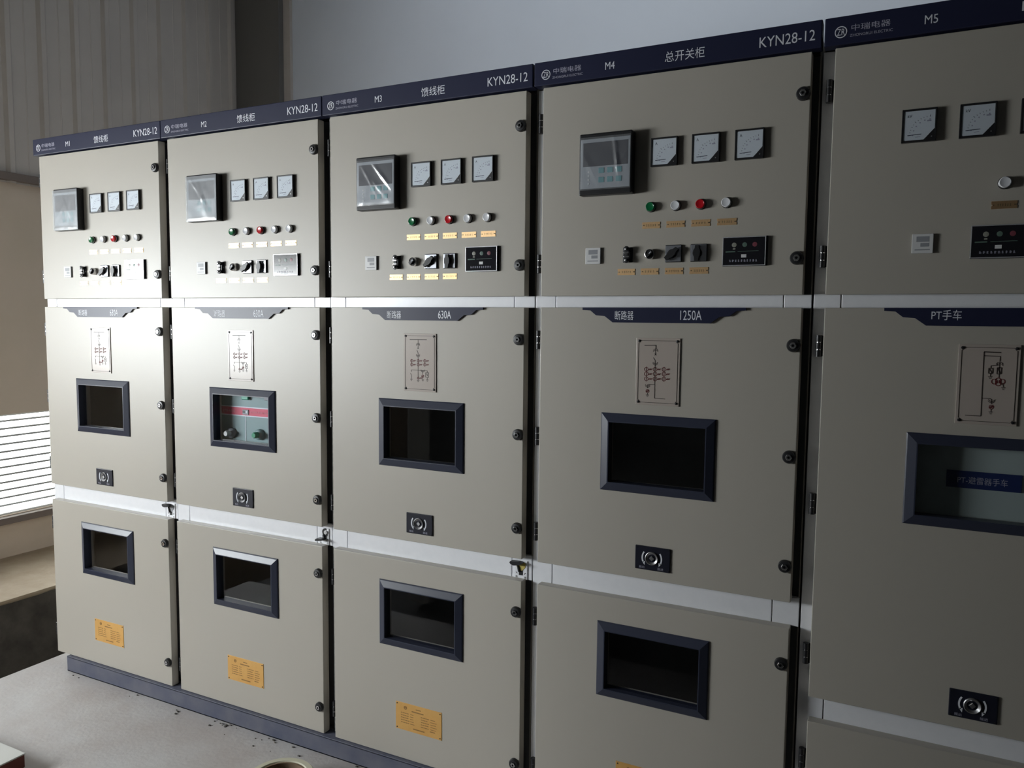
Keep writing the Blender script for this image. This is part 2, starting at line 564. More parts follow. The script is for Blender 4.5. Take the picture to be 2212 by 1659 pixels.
# ---- relay
def relay_body(mb):
    mb.box(0, 0.1575, -0.048, 0, 0, 0.173, BLACK, 0.004)
def relay_face(mb):
    mb.box(0.005, 0.1525, -0.0492, -0.0475, 0.018, 0.157, RELAYF, 0.0008)
    for i in range(3):
        for j in range(2):
            mb.box(0.060 + 0.026 * i, 0.077 + 0.026 * i, -0.0512, -0.049, 0.034 + 0.026 * j, 0.049 + 0.026 * j, CYANK, 0.001)
    for j in range(4):
        mb.lathe(0.03, 0.032 + 0.011 * j, [(0.003, -0.049), (0.003, -0.0505)], WHITEP, 10)
def relay_screen(mb):
    mb.box(0.0125, 0.1465, -0.0503, -0.049, 0.080, 0.147, LCD, 0.0006)
def film(seed):
    def build(mb):
        random.seed(seed)
        ph = [(random.uniform(0, 6.28), random.uniform(0, 6.28)) for _ in range(6)]
        kk = [random.uniform(0.6, 1.5) for _ in range(6)]
        n = 44
        x0, x1, z0, z1 = (-0.0012, 0.1580, 0.001, 0.168) if seed < 20 else (0.004, 0.1545, 0.014, 0.162)
        # a few sharp creases, each a straight line with a ridge
        cr = []
        for i in range(5):
            a = random.uniform(0.7, 2.4)
            cr.append((random.uniform(0.25, 0.75), random.uniform(0.35, 0.95), math.cos(a), math.sin(a), random.uniform(0.0012, 0.0035), random.uniform(0.04, 0.12)))
        if seed == 25:
            cr = cr[:2] + [(0.70, 0.62, 0.64, -0.77, 0.0075, 0.06), (0.25, 0.3, 0.3, 0.95, 0.003, 0.1)]
        if seed == 32:
            cr = cr[:2] + [(0.74, 0.55, 0.14, -0.99, 0.0075, 0.06), (0.25, 0.35, 0.5, -0.87, 0.004, 0.09)]
        vs = []
        for i in range(n + 1):
            for j in range(n + 1):
                s, t = i / n, j / n
                h = 0.0022
                for q in range(3):
                    h += 0.0006 * math.sin(kk[q] * 9 * s + ph[q][0] + 4 * t) * math.sin(kk[q + 3] * 8 * t + ph[q][1])
                for cx, cz, dx, dz, hh, wd in cr:
                    d = abs((s - cx) * -dz + (t - cz) * dx)
                    l = (s - cx) * dx + (t - cz) * dz
                    if d < wd:
                        h += hh * (1 - d / wd) * max(0, 1 - abs(l) / 0.55)
                e = min(s, 1 - s, t, 1 - t) * 9
                h = max(0.0006, h * min(1, 0.35 + e))
                vs.append((x0 + (x1 - x0) * s, -0.0515 - h, z0 + (z1 - z0) * t))
        fs = [(i * (n + 1) + j, (i + 1) * (n + 1) + j, (i + 1) * (n + 1) + j + 1, i * (n + 1) + j + 1) for i in range(n) for j in range(n)]
        mb.add(vs, fs, FILM if seed < 20 else FILM2, True)
    return build

# ---- panel meter, local origin at its lower left corner
def meter_case(mb):
    W, H, d = 0.0745, 0.0782, -0.022
    mb.box(0, W, d + 0.004, 0, 0, H, BLACK, 0.0015)
    r = 0.0042
    for a in ((0, r, 0, H), (W - 0.003, W, 0, H), (0, W, 0, r), (0, W, H - r, H)):
        mb.box(a[0], a[1], d, d + 0.006, a[2], a[3], BLACK, 0.001)
    mb.prism([(W, 0.0), (W, 0.031), (0.048, 0.0045), (0.048, 0.0)], d + 0.0002, d + 0.005, BLACK)
    mb.lathe(0.0648, 0.0105, [(0.0016, d + 0.0002), (0.0016, d - 0.0003)], STEEL, 10)
def meter_dial(unit):
    def build(mb):
        W, H, y = 0.0745, 0.0782, -0.0186
        pts = [(0.0046, 0.0048), (0.0485, 0.0048), (0.0708, 0.0300), (0.0708, H - 0.0048), (0.0046, H - 0.0048)]
        mb.prism(pts, y, y + 0.001, DIAL)
        cx, cz = 0.060, 0.016
        for i in range(11):
            a = PI / 2 + (PI / 2) * i / 10
            r0, r1 = 0.041, (0.0455 if i % 5 == 0 else 0.0435)
            mb.seg(cx + r0 * math.cos(a), cz + r0 * math.sin(a), cx + r1 * math.cos(a), cz + r1 * math.sin(a), 0.0009, y, DIALMARK)
            if i % 2 == 0:
                r2 = 0.0355
                mb.seg(cx + r2 * math.cos(a) - 0.0015, cz + r2 * math.sin(a), cx + r2 * math.cos(a) + 0.0015, cz + r2 * math.sin(a), 0.0026, y, PRINTDIM)
        mb.seg(0.013, 0.0165, 0.043, 0.0178, 0.0016, y - 0.001, DIALMARK)
        mb.seg(0.030, 0.0115, 0.041, 0.0118, 0.0012, y, PRINTDIM)
        if unit == 'A':
            mb.text('A', 0.012, 0.0185, 0.0585, 0.066, y - 0.0004, DIALMARK)
        else:
            mb.text('kV', 0.012, 0.0215, 0.0585, 0.0655, y - 0.0004, DIALMARK)
        mb.seg(0.054, 0.048, 0.063, 0.0483, 0.003, y, PRINTDIM)
    return build
def meter_glass(mb):
    mb.prism([(0.0045, 0.0045), (0.0485, 0.0045), (0.0712, 0.030), (0.0712, 0.0737), (0.0045, 0.0737)], -0.0214, -0.0210, PANE)

# ---- lamps
def lamp_bezel(mb):
    mb.lathe(0, 0, [(0.0145, 0.0), (0.0145, -0.005), (0.0137, -0.007), (0.0128, -0.007)], BLACK)
    mb.lathe(0, 0, [(0.0132, -0.006), (0.0132, -0.011), (0.012, -0.0125)], STEEL)
def lamp_lens(material):
    def build(mb):
        mb.lathe(0, 0, [(0.0122, -0.010), (0.0127, -0.012), (0.0127, -0.027), (0.0115, -0.0298), (0.0108, -0.0302), (0.0098, -0.0292), (0.0, -0.0296)], material, 30, capf=False)
    return build

# ---- engraved tag
def tag_plate(seed):
    def build(mb):
        random.seed(seed)
        W, H = 0.0518, 0.0178
        c = [(0, 0), (W, 0), (W, H * 0.38), (W - 0.003, H * 0.5), (W, H * 0.62), (W, H), (0, H), (0, H * 0.62), (0.003, H * 0.5), (0, H * 0.38)]
        mb.prism(c, -0.0012, 0, BRASS)
        for x in (0.0048, W - 0.0048):
            mb.lathe(x, H / 2, [(0.0013, -0.0012), (0.0013, -0.0022)], BRASSMARK, 10)
        n = random.choice((4, 5, 5, 6))
        sp = 0.0295 / n
        for i in range(n):
            x = W / 2 + (i - (n - 1) / 2) * sp
            mb.seg(x - sp * 0.3, H * 0.56, x + sp * 0.3, H * 0.56, 0.0006, -0.0012, BRASSMARK, 0.0002)
            mb.seg(x + random.uniform(-1, 1) * sp * 0.2, H * 0.34, x, H * 0.68, 0.0006, -0.0012, BRASSMARK, 0.0002)
            mb.seg(x - sp * 0.28, H * 0.38, x + sp * 0.22, H * 0.38, 0.0006, -0.0012, BRASSMARK, 0.0002)
    return build

# ---- temperature controller
def temp_body(mb):
    mb.box(0, 0.0462, -0.014, 0, 0, 0.0465, GREYP, 0.001)
    mb.box(0, 0.0462, -0.0165, -0.0135, 0, 0.0465, WHITEP, 0.0014)
def temp_screen(mb):
    mb.box(0.0095, 0.0375, -0.0172, -0.016, 0.0275, 0.0405, GREYP, 0.0004)
    mb.box(0.0185, 0.0375, -0.0172, -0.016, 0.0158, 0.0245, GREYP, 0.0004)
    mb.box(0.0065, 0.0395, -0.0170, -0.016, 0.0072, 0.0098, GREYP, 0.0004)

# ---- trip link: black spool shaped block with silver studs
def link_block(mb):
    mb.box(-0.0145, 0.0145, -0.006, 0, -0.0215, 0.0215, BLACK, 0.002)
    for z in (-0.0155, 0.0155):
        mb.lathe(0, z, [(0.0062, -0.005), (0.0062, -0.020), (0.0085, -0.0215), (0.0085, -0.027), (0.006, -0.028)], BLACK, 18)
    mb.box(-0.0045, 0.0045, -0.024, -0.014, -0.0155, 0.0155, BLACK, 0.001)
def link_studs(mb):
    for z in (-0.0155, 0.0155):
        mb.lathe(0, z, [(0.0034, -0.027), (0.0034, -0.034), (0.0022, -0.0352)], CHROME, 12)
    for z in (-0.006, 0.006):
        mb.box(-0.0075, 0.0075, -0.0275, -0.0215, z - 0.0026, z + 0.0026, CHROME, 0.001)

# ---- selector knob
def sel_ring(mb):
    mb.lathe(0, 0, [(0.0143, 0.0), (0.0143, -0.012), (0.0138, -0.0225), (0.0118, -0.024), (0.0112, -0.021)], CHROME, capf=False)
    mb.lathe(0, 0, [(0.0113, -0.0205), (0.001, -0.0205)], BLACK)
def sel_handle(mb):
    a = math.radians(42)
    c, s = math.cos(a), math.sin(a)
    p = [(-0.0098, -0.0042), (0.0098, -0.0042), (0.0098, 0.0042), (-0.0098, 0.0042)]
    mb.prism([(x * c - z * s, x * s + z * c) for x, z in p], -0.035, -0.0195, BLACK)
    mb.seg(0.001 * c, 0.001 * s, 0.0085 * c, 0.0085 * s, 0.0022, -0.035, PRINT)

# ---- rotary switch
def rot_plate(mb):
    W = 0.0466
    mb.box(0, W, -0.012, 0, 0, 0.048, BLACK, 0.0025)
    mb.box(0.0018, W - 0.0018, -0.0128, -0.0115, 0.0018, 0.0462, ROTP, 0.0006)
def rot_handle(ang):
    def build(mb):
        a = math.radians(ang)
        c, s = math.cos(a), math.sin(a)
        p = [(-0.0225, -0.0052), (-0.012, -0.0062), (-0.006, -0.0092), (0.006, -0.0092), (0.012, -0.0058), (0.0205, -0.0048), (0.0205, 0.0048),
             (0.012, 0.0058), (0.006, 0.0092), (-0.006, 0.0092), (-0.012, 0.0062), (-0.0225, 0.0052)]
        cx, cz = 0.0205, 0.0235
        mb.lathe(cx, cz, [(0.0125, -0.0125), (0.0125, -0.019)], BLACK, 24)
        mb.prism([(cx + x * c - z * s, cz + x * s + z * c) for x, z in p], -0.036, -0.0185, BLACK)
    return build

# ---- status display
def disp_body(mb):
    mb.box(0.0, 0.1165, -0.006, 0, -0.0008, 0.0778, BLACK, 0.0012)
    mb.box(0.0, 0.1125, -0.018, -0.0055, 0.0005, 0.0765, BLACK, 0.0006)
    W, H, e = 0.1125, 0.077, 0.0022
    for a in ((0, e, 0, H), (W - e, W, 0, H), (0, W, 0, e), (0, W, H - e, H)):
        mb.box(a[0], a[1], -0.0205, -0.0175, a[2], a[3], SILV, 0.0004)
def disp_face(mb):
    mb.box(0.0022, 0.1103, -0.0196, -0.0176, 0.0022, 0.0748, BLACKG)
    y = -0.0197
    for x, mt in ((0.0305, DOTC), (0.058, DOTG), (0.084, DOTR)):
        mb.lathe(x, 0.0555, [(0.0062, -0.0195), (0.0062, -0.0204), (0.005, -0.0208)], mt, 20)
    mb.box(0.0272, 0.0338, -0.0202, -0.0195, 0.0430, 0.0470, DOTC)
    mb.seg(0.0085, 0.0375, 0.034, 0.0378, 0.0032, y, DOTG)
    mb.seg(0.040, 0.0378, 0.094, 0.0385, 0.0012, y, DOTG)
    mb.box(0.0497, 0.0635, -0.0215, -0.0195, 0.0215, 0.0300, WHITEP, 0.0006)
    random.seed(2)
    for i in range(10):
        x = 0.0185 + 0.0076 * i
        for q in range(3):
            mb.seg(x, 0.0112 + 0.002 * q, x + random.uniform(0.003, 0.005), 0.0112 + 0.002 * q, 0.0009, y, PRINTDIM)
        mb.seg(x + 0.002, 0.0102, x + 0.002, 0.0165, 0.0009, y, PRINTDIM)

# ---- single line diagram
def diagram_plate(mb):
    mb.box(0, 0.1265, -0.003, 0, 0, 0.1915, ACRYL, 0.0006)
    for x in (0.008, 0.1185):
        for z in (0.0085, 0.183):
            mb.lathe(x, z, [(0.0036, -0.003), (0.0036, -0.0048), (0.002, -0.0056)], BLACK, 14)
    mb.path([(0.0125, 0.184), (0.114, 0.184)], 0.0011, -0.003, INK)
    mb.path([(0.0125, 0.0075), (0.114, 0.0075)], 0.0011, -0.003, INK)
    mb.path([(0.0065, 0.014), (0.0065, 0.1775)], 0.0011, -0.003, INK)
    mb.path([(0.120, 0.014), (0.120, 0.1775)], 0.0011, -0.003, INK)
    for sx, sz in ((1, 1), (1, -1), (-1, 1), (-1, -1)):
        x0 = 0.0065 if sx > 0 else 0.120
        z0 = 0.0075 if sz > 0 else 0.184
        mb.path([(x0, z0 + sz * 0.0068), (x0 + sx * 0.003, z0 + sz * 0.0055), (x0 + sx * 0.0062, z0)], 0.0009, -0.003, INK)
def tf(px, py, k):
    """crop pixels of the photograph to plate coordinates"""
    if k == 3:
        return (px - 150) / 720 * 0.1265, 0.1915 - (py - 215 - (px - 150) * 0.03) / 1290 * 0.1915
    if k == 4:
        return (px - 210 + (py - 180) * 0.02) / 868 * 0.1265, 0.1915 - (py - 180 - (px - 210) * 0.028) / 1330 * 0.1915
    return (px - 275 + (py - 165) * 0.047) / 1140 * 0.1265, 0.1915 - (py - 165 - (px - 275) * 0.03) / 1425 * 0.1915
def diagram_art(k):
    def build(mb):
        Y = -0.003
        def ln(pts, wd=0.0011, c=INK):
            mb.path([tf(x, y, k) for x, y in pts], wd, Y, c)
        def ct(x, y, r=0.0046):
            cx, cz = tf(x, y, k)
            mb.arc(cx, cz, r, 0, 2 * PI, 0.0012, Y, INKRED, 18)
            mb.seg(cx, cz - r * 1.35, cx, cz + r * 1.35, 0.0011, Y, INKRED)
            mb.seg(cx + r, cz, cx + r + 0.0105, cz + 0.0004, 0.0011, Y, INKRED)
            for q in (0.0035, 0.0065, 0.0095):
                mb.seg(cx + r + q - 0.0018, cz - 0.0022, cx + r + q + 0.0018, cz + 0.0026, 0.001, Y, INKRED)
        def plug(x, y, up):
            cx, cz = tf(x, y, k)
            s = 1 if up else -1
            for q in (0, 0.0036):
                mb.path([(cx - 0.0072, cz - s * (0.005 + q)), (cx - 0.004, cz - s * (0.0016 + q)), (cx, cz - s * q), (cx + 0.004, cz - s * (0.0016 + q)), (cx + 0.0072, cz - s * (0.005 + q))], 0.0011, Y, INK)
        def earth(x, y):
            cx, cz = tf(x, y, k)
            for q in range(3):
                mb.seg(cx - 0.0045 + 0.0013 * q, cz - 0.0024 * q, cx + 0.0045 - 0.0013 * q, cz - 0.0024 * q, 0.0011, Y, INK)
        def hat(x, y):
            cx, cz = tf(x, y, k)
            mb.arc(cx, cz, 0.0046, 0, 2 * PI, 0.0011, Y, INKRED, 16)
            for q in (-0.0022, 0, 0.0022):
                mb.seg(cx - 0.003 + q, cz - 0.0028, cx + 0.003 + q, cz + 0.0028, 0.0009, Y, INKRED)
        if k == 3:
            ln([(290, 355), (665, 365)], 0.0026)
            ln([(475, 365), (475, 520)])
            plug(475, 435, True)
            ln([(462, 535), (490, 560)]); ln([(490, 535), (462, 560)])
            ln([(448, 595), (475, 650), (475, 1240)])
            plug(475, 745, False)
            for x in (333, 478, 624):
                for y in (830, 915):
                    ct(x, y)
            ln([(325, 1075), (325, 1035), (680, 1050), (680, 1090)], 0.0012)
            ln([(305, 1110), (325, 1150), (325, 1240)], 0.0012); earth(325, 1240)
            ct(478, 1215, 0.004); earth(478, 1265)
            ln([(580, 1050), (580, 1130)]); plug(580, 1085, False); hat(580, 1172); ln([(580, 1205), (580, 1245)]); earth(580, 1245)
            ln([(645, 1090), (710, 1092), (710, 1195), (645, 1193), (645, 1090)], 0.0013)
            ln([(668, 1110), (685, 1165)], 0.0018); ln([(680, 1195), (680, 1250)]); earth(680, 1250)
        elif k == 4:
            ln([(370, 330), (598, 330), (596, 400)], 0.0022)
            plug(592, 400, True); ln([(590, 400), (588, 520)])
            ln([(570, 495), (605, 530)]); ln([(605, 495), (570, 530)])
            ln([(545, 575), (582, 625), (580, 740), (575, 1380), (785, 1388)], 0.0013)
            plug(582, 725, False)
            for x in (405, 580, 757):
                for y in (805, 898, 995):
                    ct(x, y, 0.0056)
            ln([(572, 1105), (435, 1105), (433, 1180)], 0.0012); plug(433, 1165, False)
            hat(430, 1238); ln([(428, 1275), (428, 1310)]); earth(428, 1312)
        else:
            ln([(740, 310), (1055, 325)], 0.0024)
            ln([(740, 310), (695, 1450), (400, 1440)], 0.0016)
            ln([(745, 380), (1040, 390), (1030, 480)], 0.0016); plug(1028, 490, True)
            ln([(1028, 500), (1015, 770)], 0.0012)
            ln([(985, 590), (1065, 590), (1055, 700), (980, 700), (985, 590)], 0.0018); ln([(1000, 600), (1040, 690)], 0.002)
            ln([(1020, 545), (870, 555), (865, 600)], 0.0012)
            ln([(830, 600), (905, 600), (900, 690), (828, 690), (830, 600)], 0.0018); ln([(845, 610), (885, 680)], 0.002)
            ln([(865, 690), (860, 745)]); earth(858, 745)
            for dx, dy in ((-70, 0), (0, -20), (0, 30), (70, 0)):
                cx, cz = tf(1005 + dx, 835 + dy, k)
                mb.arc(cx, cz, 0.0058, 0, 2 * PI, 0.0016, Y, INKRED, 18)
            ln([(1085, 860), (1100, 930)], 0.0014); earth(1100, 940)
            ln([(705, 1130), (850, 1135), (890, 1150), (888, 1230)], 0.0014); plug(888, 1215, False); hat(885, 1285); ln([(880, 1320), (878, 1370)]); earth(878, 1372)
    return build

# ---- crank socket
def socket_plate(mb):
    W, H = 0.1045, 0.0705
    mb.box(0, W, -0.004, 0, 0, H, mat('socket_navy', (0.012, 0.013, 0.024), 0.35), 0.0022)
    for x in (0.005, W - 0.005):
        for z in (0.005, H - 0.005):
            mb.lathe(x, z, [(0.0018, -0.004), (0.0018, -0.0052)], BLACK, 10)
    cx, cz, y = 0.0505, 0.0365, -0.0042
    mb.arc(cx, cz, 0.0285, PI * 0.80, PI * 1.17, 0.0042, y, PRINT, 12)
    mb.arc(cx, cz, 0.0285, -PI * 0.17, PI * 0.20, 0.0042, y, PRINT, 12)
    a = PI * 1.17
    px, pz = cx + 0.0285 * math.cos(a), cz + 0.0285 * math.sin(a)
    mb.prism([(px - 0.0042, pz + 0.002), (px + 0.0044, pz + 0.004), (px + 0.0035, pz - 0.0075)], y - 0.0006, y, PRINT)
    px = cx + 0.0285 * math.cos(-PI * 0.17)
    mb.prism([(px + 0.0042, pz + 0.002), (px - 0.0044, pz + 0.004), (px - 0.0035, pz - 0.0075)], y - 0.0006, y, PRINT)
    mb.text('摇出', 0.013, 0.029, 0.0045, 0.0118, y - 0.0004, PRINTDIM)
    mb.text('摇进', 0.0675, 0.085, 0.0045, 0.0118, y - 0.0004, PRINTDIM)
def socket_ring(mb):
    cx, cz = 0.0505, 0.0365
    mb.lathe(cx, cz, [(0.0195, -0.004), (0.0195, -0.007), (0.0178, -0.0082), (0.0105, -0.003), (0.0105, -0.001)], STEEL, 32, capf=False)
    mb.lathe(cx, cz, [(0.0108, -0.001), (0.001, -0.001)], BLACK, 24)
def socket_shaft(mb):
    cx, cz = 0.0505, 0.0365
    mb.lathe(cx, cz, [(0.0078, -0.001), (0.0078, -0.0062), (0.0068, -0.007)], STEEL, 4)

# ---- nameplate
def nameplate(mb):
    W, H = 0.1865, 0.0975
    mb.box(0, W, -0.0015, 0, 0, H, GOLD, 0.0004)
    for x in (0.006, W - 0.006):
        for z in (0.006, H - 0.006):
            mb.lathe(x, z, [(0.0022, -0.0015), (0.0022, -0.003)], BRASSMARK, 10)
    y = -0.0015
    random.seed(8)
    mb.arc(0.040, H - 0.0165, 0.0055, 0, 2 * PI, 0.0022, y, GOLDMARK, 16)
    mb.seg(0.036, H - 0.0165, 0.044, H - 0.0165, 0.003, y, GOLDMARK)
    mb.seg(0.083, H - 0.014, 0.103, H - 0.014, 0.0028, y, GOLDMARK)
    mb.seg(0.066, H - 0.024, 0.114, H - 0.024, 0.0036, y, GOLDMARK)
    for r in range(5):
        z = H - 0.036 - 0.0085 * r
        for c0 in (0.022, 0.104):
            x = c0
            for q in range(4):
                l = random.uniform(0.004, 0.009)
                mb.seg(x, z, x + l, z, 0.0022, y, GOLDMARK)
                x += l + 0.0018
            mb.seg(c0 + 0.038, z, c0 + 0.038 + random.uniform(0.012, 0.026), z, 0.0016, y, GOLDMARK)
    mb.seg(0.072, 0.0125, 0.118, 0.0125, 0.0036, y, GOLDMARK)
    mb.seg(0.140, 0.020, 0.160, 0.020, 0.0028, y, GOLDMARK)

# ---- stepped name sign under the strip
def step_sign(words):
    def build(mb):
        L = [(0.1535, 1.5635), (0.1535, 1.5560), (0.1785, 1.5545), (0.1890, 1.5460), (0.1960, 1.5405), (0.2225, 1.5385), (0.2470, 1.5205)]
        R = [(0.7715 - x, z) for x, z in L[::-1]]
        R = [(x + 0.0035, z) for x, z in R]
        mb.prism(L + R, -0.007, 0, NAVY, NAVYSIDE)
        for s, x0, x1, z0, z1 in words:
            mb.text(s, x0, x1, z0, z1, -0.0074, PRINT)
    return build
# ---- top sign board
HZ0, HZ1 = 2.2150, 2.2835
def header(no, title, tx):
    def build(mb):
        mb.box(-0.0117, 0.7853, -0.008, 0.030, HZ0, HZ1, NAVY, 0.0025)
        y = -0.0086
        cx, cz = 0.0262, 2.2450
        mb.arc(cx, cz, 0.0132, 0, 2 * PI, 0.0022, y + 0.0004, PRINT, 28)
        mb.text('ZR', cx - 0.0088, cx + 0.0092, cz - 0.0078, cz + 0.0078, y - 0.0004, PRINT)
        mb.text('中瑞电器', 0.050, 0.137, 2.2440, 2.2600, y, PRINTDIM)
        mb.text('ZHONGRUI ELECTRIC', 0.047, 0.1425, 2.2305, 2.2370, y, PRINTDIM)
        mb.text(no, 0.2105, 0.2385, 2.2350, 2.2555, y, PRINT)
        mb.text(title, tx[0], tx[1], 2.2315, 2.2600, y, PRINT)
        mb.text('KYN28-12', 0.6330, 0.7685, 2.2345, 2.2610, y, PRINT)
    return build

# ---- earthing switch keyhole on the right post
def key_plate(mb):
    mb.box(0.7270, 0.7720, 0.0215, 0.025, 0.7000, 0.7615, ZINC, 0.0008)
    for x in (0.7345, 0.7645):
        mb.lathe(x, 0.7075, [(0.0030, 0.0215), (0.0030, 0.0200)], STEEL, 12)
    mb.seg(0.7325, 0.7215, 0.7375, 0.7175, 0.0016, 0.0214, BLACK)
    mb.seg(0.7665, 0.7215, 0.7615, 0.7175, 0.0016, 0.0214, BLACK)
def key_hole(mt):
    def build(mb):
        mb.prism([(0.7430, 0.7130), (0.7560, 0.7130), (0.7560, 0.7290), (0.7430, 0.7290)], 0.0205, 0.0214, BLACK)
        mb.prism([(0.7440, 0.7285), (0.7550, 0.7285), (0.7650, 0.7395), (0.7665, 0.7510), (0.7600, 0.7560), (0.7400, 0.7560), (0.7335, 0.7480), (0.7345, 0.7395)], 0.0203, 0.0214, mt)
        mb.prism([(0.7365, 0.7500), (0.7425, 0.7240), (0.7470, 0.7240), (0.7440, 0.7380)], 0.0155, 0.0203, BLACK)
    return build
def key_flap_up(mb):
    mb.prism([(0.7180, 0.7545), (0.7225, 0.7495), (0.7330, 0.7470), (0.7480, 0.7495), (0.7620, 0.7560), (0.7480, 0.7600), (0.7200, 0.7590)], 0.0020, 0.0200, BLACK)
def key_ring_down(mb):
    mb.arc(0.7580, 0.7480, 0.0115, PI * 0.42, PI * 1.72, 0.0068, 0.0200, BLACK, 22)
    mb.prism([(0.7490, 0.7390), (0.7560, 0.7360), (0.7560, 0.7240), (0.7490, 0.7240)], 0.0140, 0.0205, BLACK)
    mb.lathe(0.7605, 0.7475, [(0.0072, 0.0214), (0.0072, 0.0170), (0.0060, 0.0160)], WHITEP, 18)
    mb.lathe(0.7605, 0.7475, [(0.0010, 0.0160), (0.0010, 0.0152)], BLACK, 8)
def key_flap_down(mb):
    mb.prism([(0.7280, 0.7215), (0.7330, 0.7265), (0.7520, 0.7275), (0.7660, 0.7245), (0.7560, 0.7215), (0.7400, 0.7190), (0.7290, 0.7185)], -0.0040, 0.0205, BLACK)

# ------------------------------------------------------------------ cabinets
ZU = (1.5975, 2.2105)
ZM = (0.7745, 1.5635)
ZL = (0.0, 0.7035)
OFF = [0, -0.0017, -0.0023, -0.0004, 0.0019]

def cabinet(k, no, title, tx, sign, label, lamps, dia, upper=True):
    x0 = 0.8 * k + OFF[k]
    root = bpy.data.objects.new('switchgear_cabinet', None)
    COL.objects.link(root)
    root.location = (x0, 0, 0)
    root.empty_display_size = 0.2
    tag(root, label, 'electrical cabinet', 'row of switchgear cabinets')
    five = k == 4
    zm0 = 0.5265 if five else ZM[0]
    zl1 = 0.4590 if five else ZL[1]

    # carcass: hollow sheet box, frame posts, cross strips
    def body(mb):
        t, D = 0.003, 1.5
        mb.box(CL, CL + t, 0.040, D, 0.0, 2.255, PAINT)
        mb.box(CR - t, CR, 0.040, D, 0.0, 2.255, PAINT)
        mb.box(CL + t, CR - t, 0.040, D, 2.252, 2.255, PAINT)
        mb.box(CL + t, CR - t, D - t, D, 0.0, 2.252, PAINT)
        mb.box(CL + t, CR - t, 0.040, D - t, 0.0, 0.003, SHEET)
        mb.box(CL + t, CR - t, 0.22, 0.223, 0.003, 2.252, SHEET)      # inner partition
    part('carcass', root, 'carcass', body)
    part('frame_post', root, 'postl', lambda mb: mb.box(CL, 0.0495, TH, 0.060, 0.0, 2.214, ZINC, 0.0012))
    part('frame_post', root, 'postr', lambda mb: mb.box(0.7130, CR, 0.058, 0.078, 0.0, 2.214, SHEET, 0.0012), label='recessed dark post')
    for zz in ((ZM[1] - 0.001, ZU[0] + 0.001), (zl1 - 0.004, zm0 + 0.004)):
        part('strip_end', root, ('send', zz), lambda mb: mb.box(0.7130, CR, TH, 0.050, zz[0], zz[1], ZINC, 0.0012))
    for zz in ((ZM[1] - 0.004, ZU[0] + 0.004), (zl1 - 0.006, zm0 + 0.006), (2.185, 2.214), (0.0, 0.03)):
        part('cross_strip', root, ('strip', zz), lambda mb: mb.box(0.0522, 0.7102, TH, 0.050, zz[0], zz[1], ZINC, 0.0012))
    part('top_sign', root, ('head', k), header(no, title, tx), label='dark blue sign board with white lettering ' + no)

    # doors
    PX, W, H = 0.2170, 0.334, 0.230
    pm, pl = 1.0265, 0.3965
    hole = lambda z: (PX + 0.0255, PX + W - 0.0255, z + 0.0255, z + H - 0.0255)
    specs = [(ZU, None, (2.110, 1.695), (2.1075, 1.692)),
             ((zm0, ZM[1]), hole(pm), (1.465, 1.048, 0.640) if five else (1.465, 1.168, 0.868), (1.465, 1.048, 0.63) if five else (1.465, 1.1695, 0.8735)),
             ((0.0, zl1), None if five else hole(pl), (0.346, 0.10) if five else (0.595, 0.10), (0.346, 0.10) if five else (0.603, 0.1005))]
    for i, (z, h, hz, bz) in enumerate(specs):
        d = part('door', root, ('door', z, bool(h)), lambda mb: door_mesh(mb, DA, DB, z[0], z[1], h))
        for q in hz:
            part('hinge', d, 'hinge', hinge, (0.0030, 0.0130, q), 'black hinge with bright rings')
        for q in bz:
            part('door_bolt', d, 'bolt', bolt, (0.7450, 0, q), 'black round bolt with bright hexagon centre')
    ports = [pm] if five else [pm, pl]
    for z in ports:
        b = part('viewing_port', root, 'bezel', bezel, (PX, 0, z), 'dark blue plastic bezel')
        part('pane', b, 'pane', pane, (0, 0, 0), 'clear glass')
    part('type_sign', root, ('sign', k), step_sign(sign), label='stepped dark blue sign')
    d = part('line_diagram', root, 'dplate', diagram_plate, (0.3195, 0, 1.2860), 'pale plate with red and black circuit drawing')
    part('circuit_drawing', d, ('dart', dia), diagram_art(dia), (0, 0, 0))
    sz = 0.5560 if five else 0.8045
    sx = 0.3405 if five else 0.3295
    s = part('crank_socket', root, 'splate', socket_plate, (sx, 0, sz), 'dark blue plate with white curved arrows')
    part('socket_ring', s, 'sring', socket_ring, (0, 0, 0), 'steel ring')
    part('socket_shaft', s, 'sshaft', socket_shaft, (0, 0, 0), 'square steel shaft')
    if not five:
        part('nameplate', root, 'nplate', nameplate, (0.2835, 0, 0.1050), 'golden maker plate with lettering')

    # instruments of the upper door
    dx, dz = (0.0, 0.0) if not five else (0.0, 0.0)
    if not five:
        r = part('protection_relay', root, 'rbody', relay_body, (0.1445 if k == 3 else 0.1480, 0, 1.8835), 'black box')
        part('relay_face', r, 'rface', relay_face, (0, 0, 0), 'grey front with pale blue keys')
        part('relay_screen', r, 'rscreen', relay_screen, (0, 0, 0), 'dark screen')
        part('protective_film', r, ('film', k), film(11 + 7 * k), (0, 0, 0), 'crumpled clear plastic film')
        mx, mz = ((0.3533, 0.4665, 0.5802), 1.9510) if k < 3 else ((0.3497, 0.4642, 0.5788), 1.9535)
    else:
        mx, mz = (0.1725, 0.2945, 0.4167), 1.9615
    for x in mx:
        a = part('voltmeter' if five else 'ammeter', root, 'mcase', meter_case, (x, 0, mz), 'black square meter case')
        part('dial', a, ('mdial', five), meter_dial('kV' if five else 'A'), (0, 0, 0), 'white dial with cut corner')
        part('meter_glass', a, 'mglass', meter_glass, (0, 0, 0), 'clear glass')
    names = {'g': ('green lens', LGREEN), 'r': ('red lens', LRED), 'c': ('clear lens', LCLEAR)}
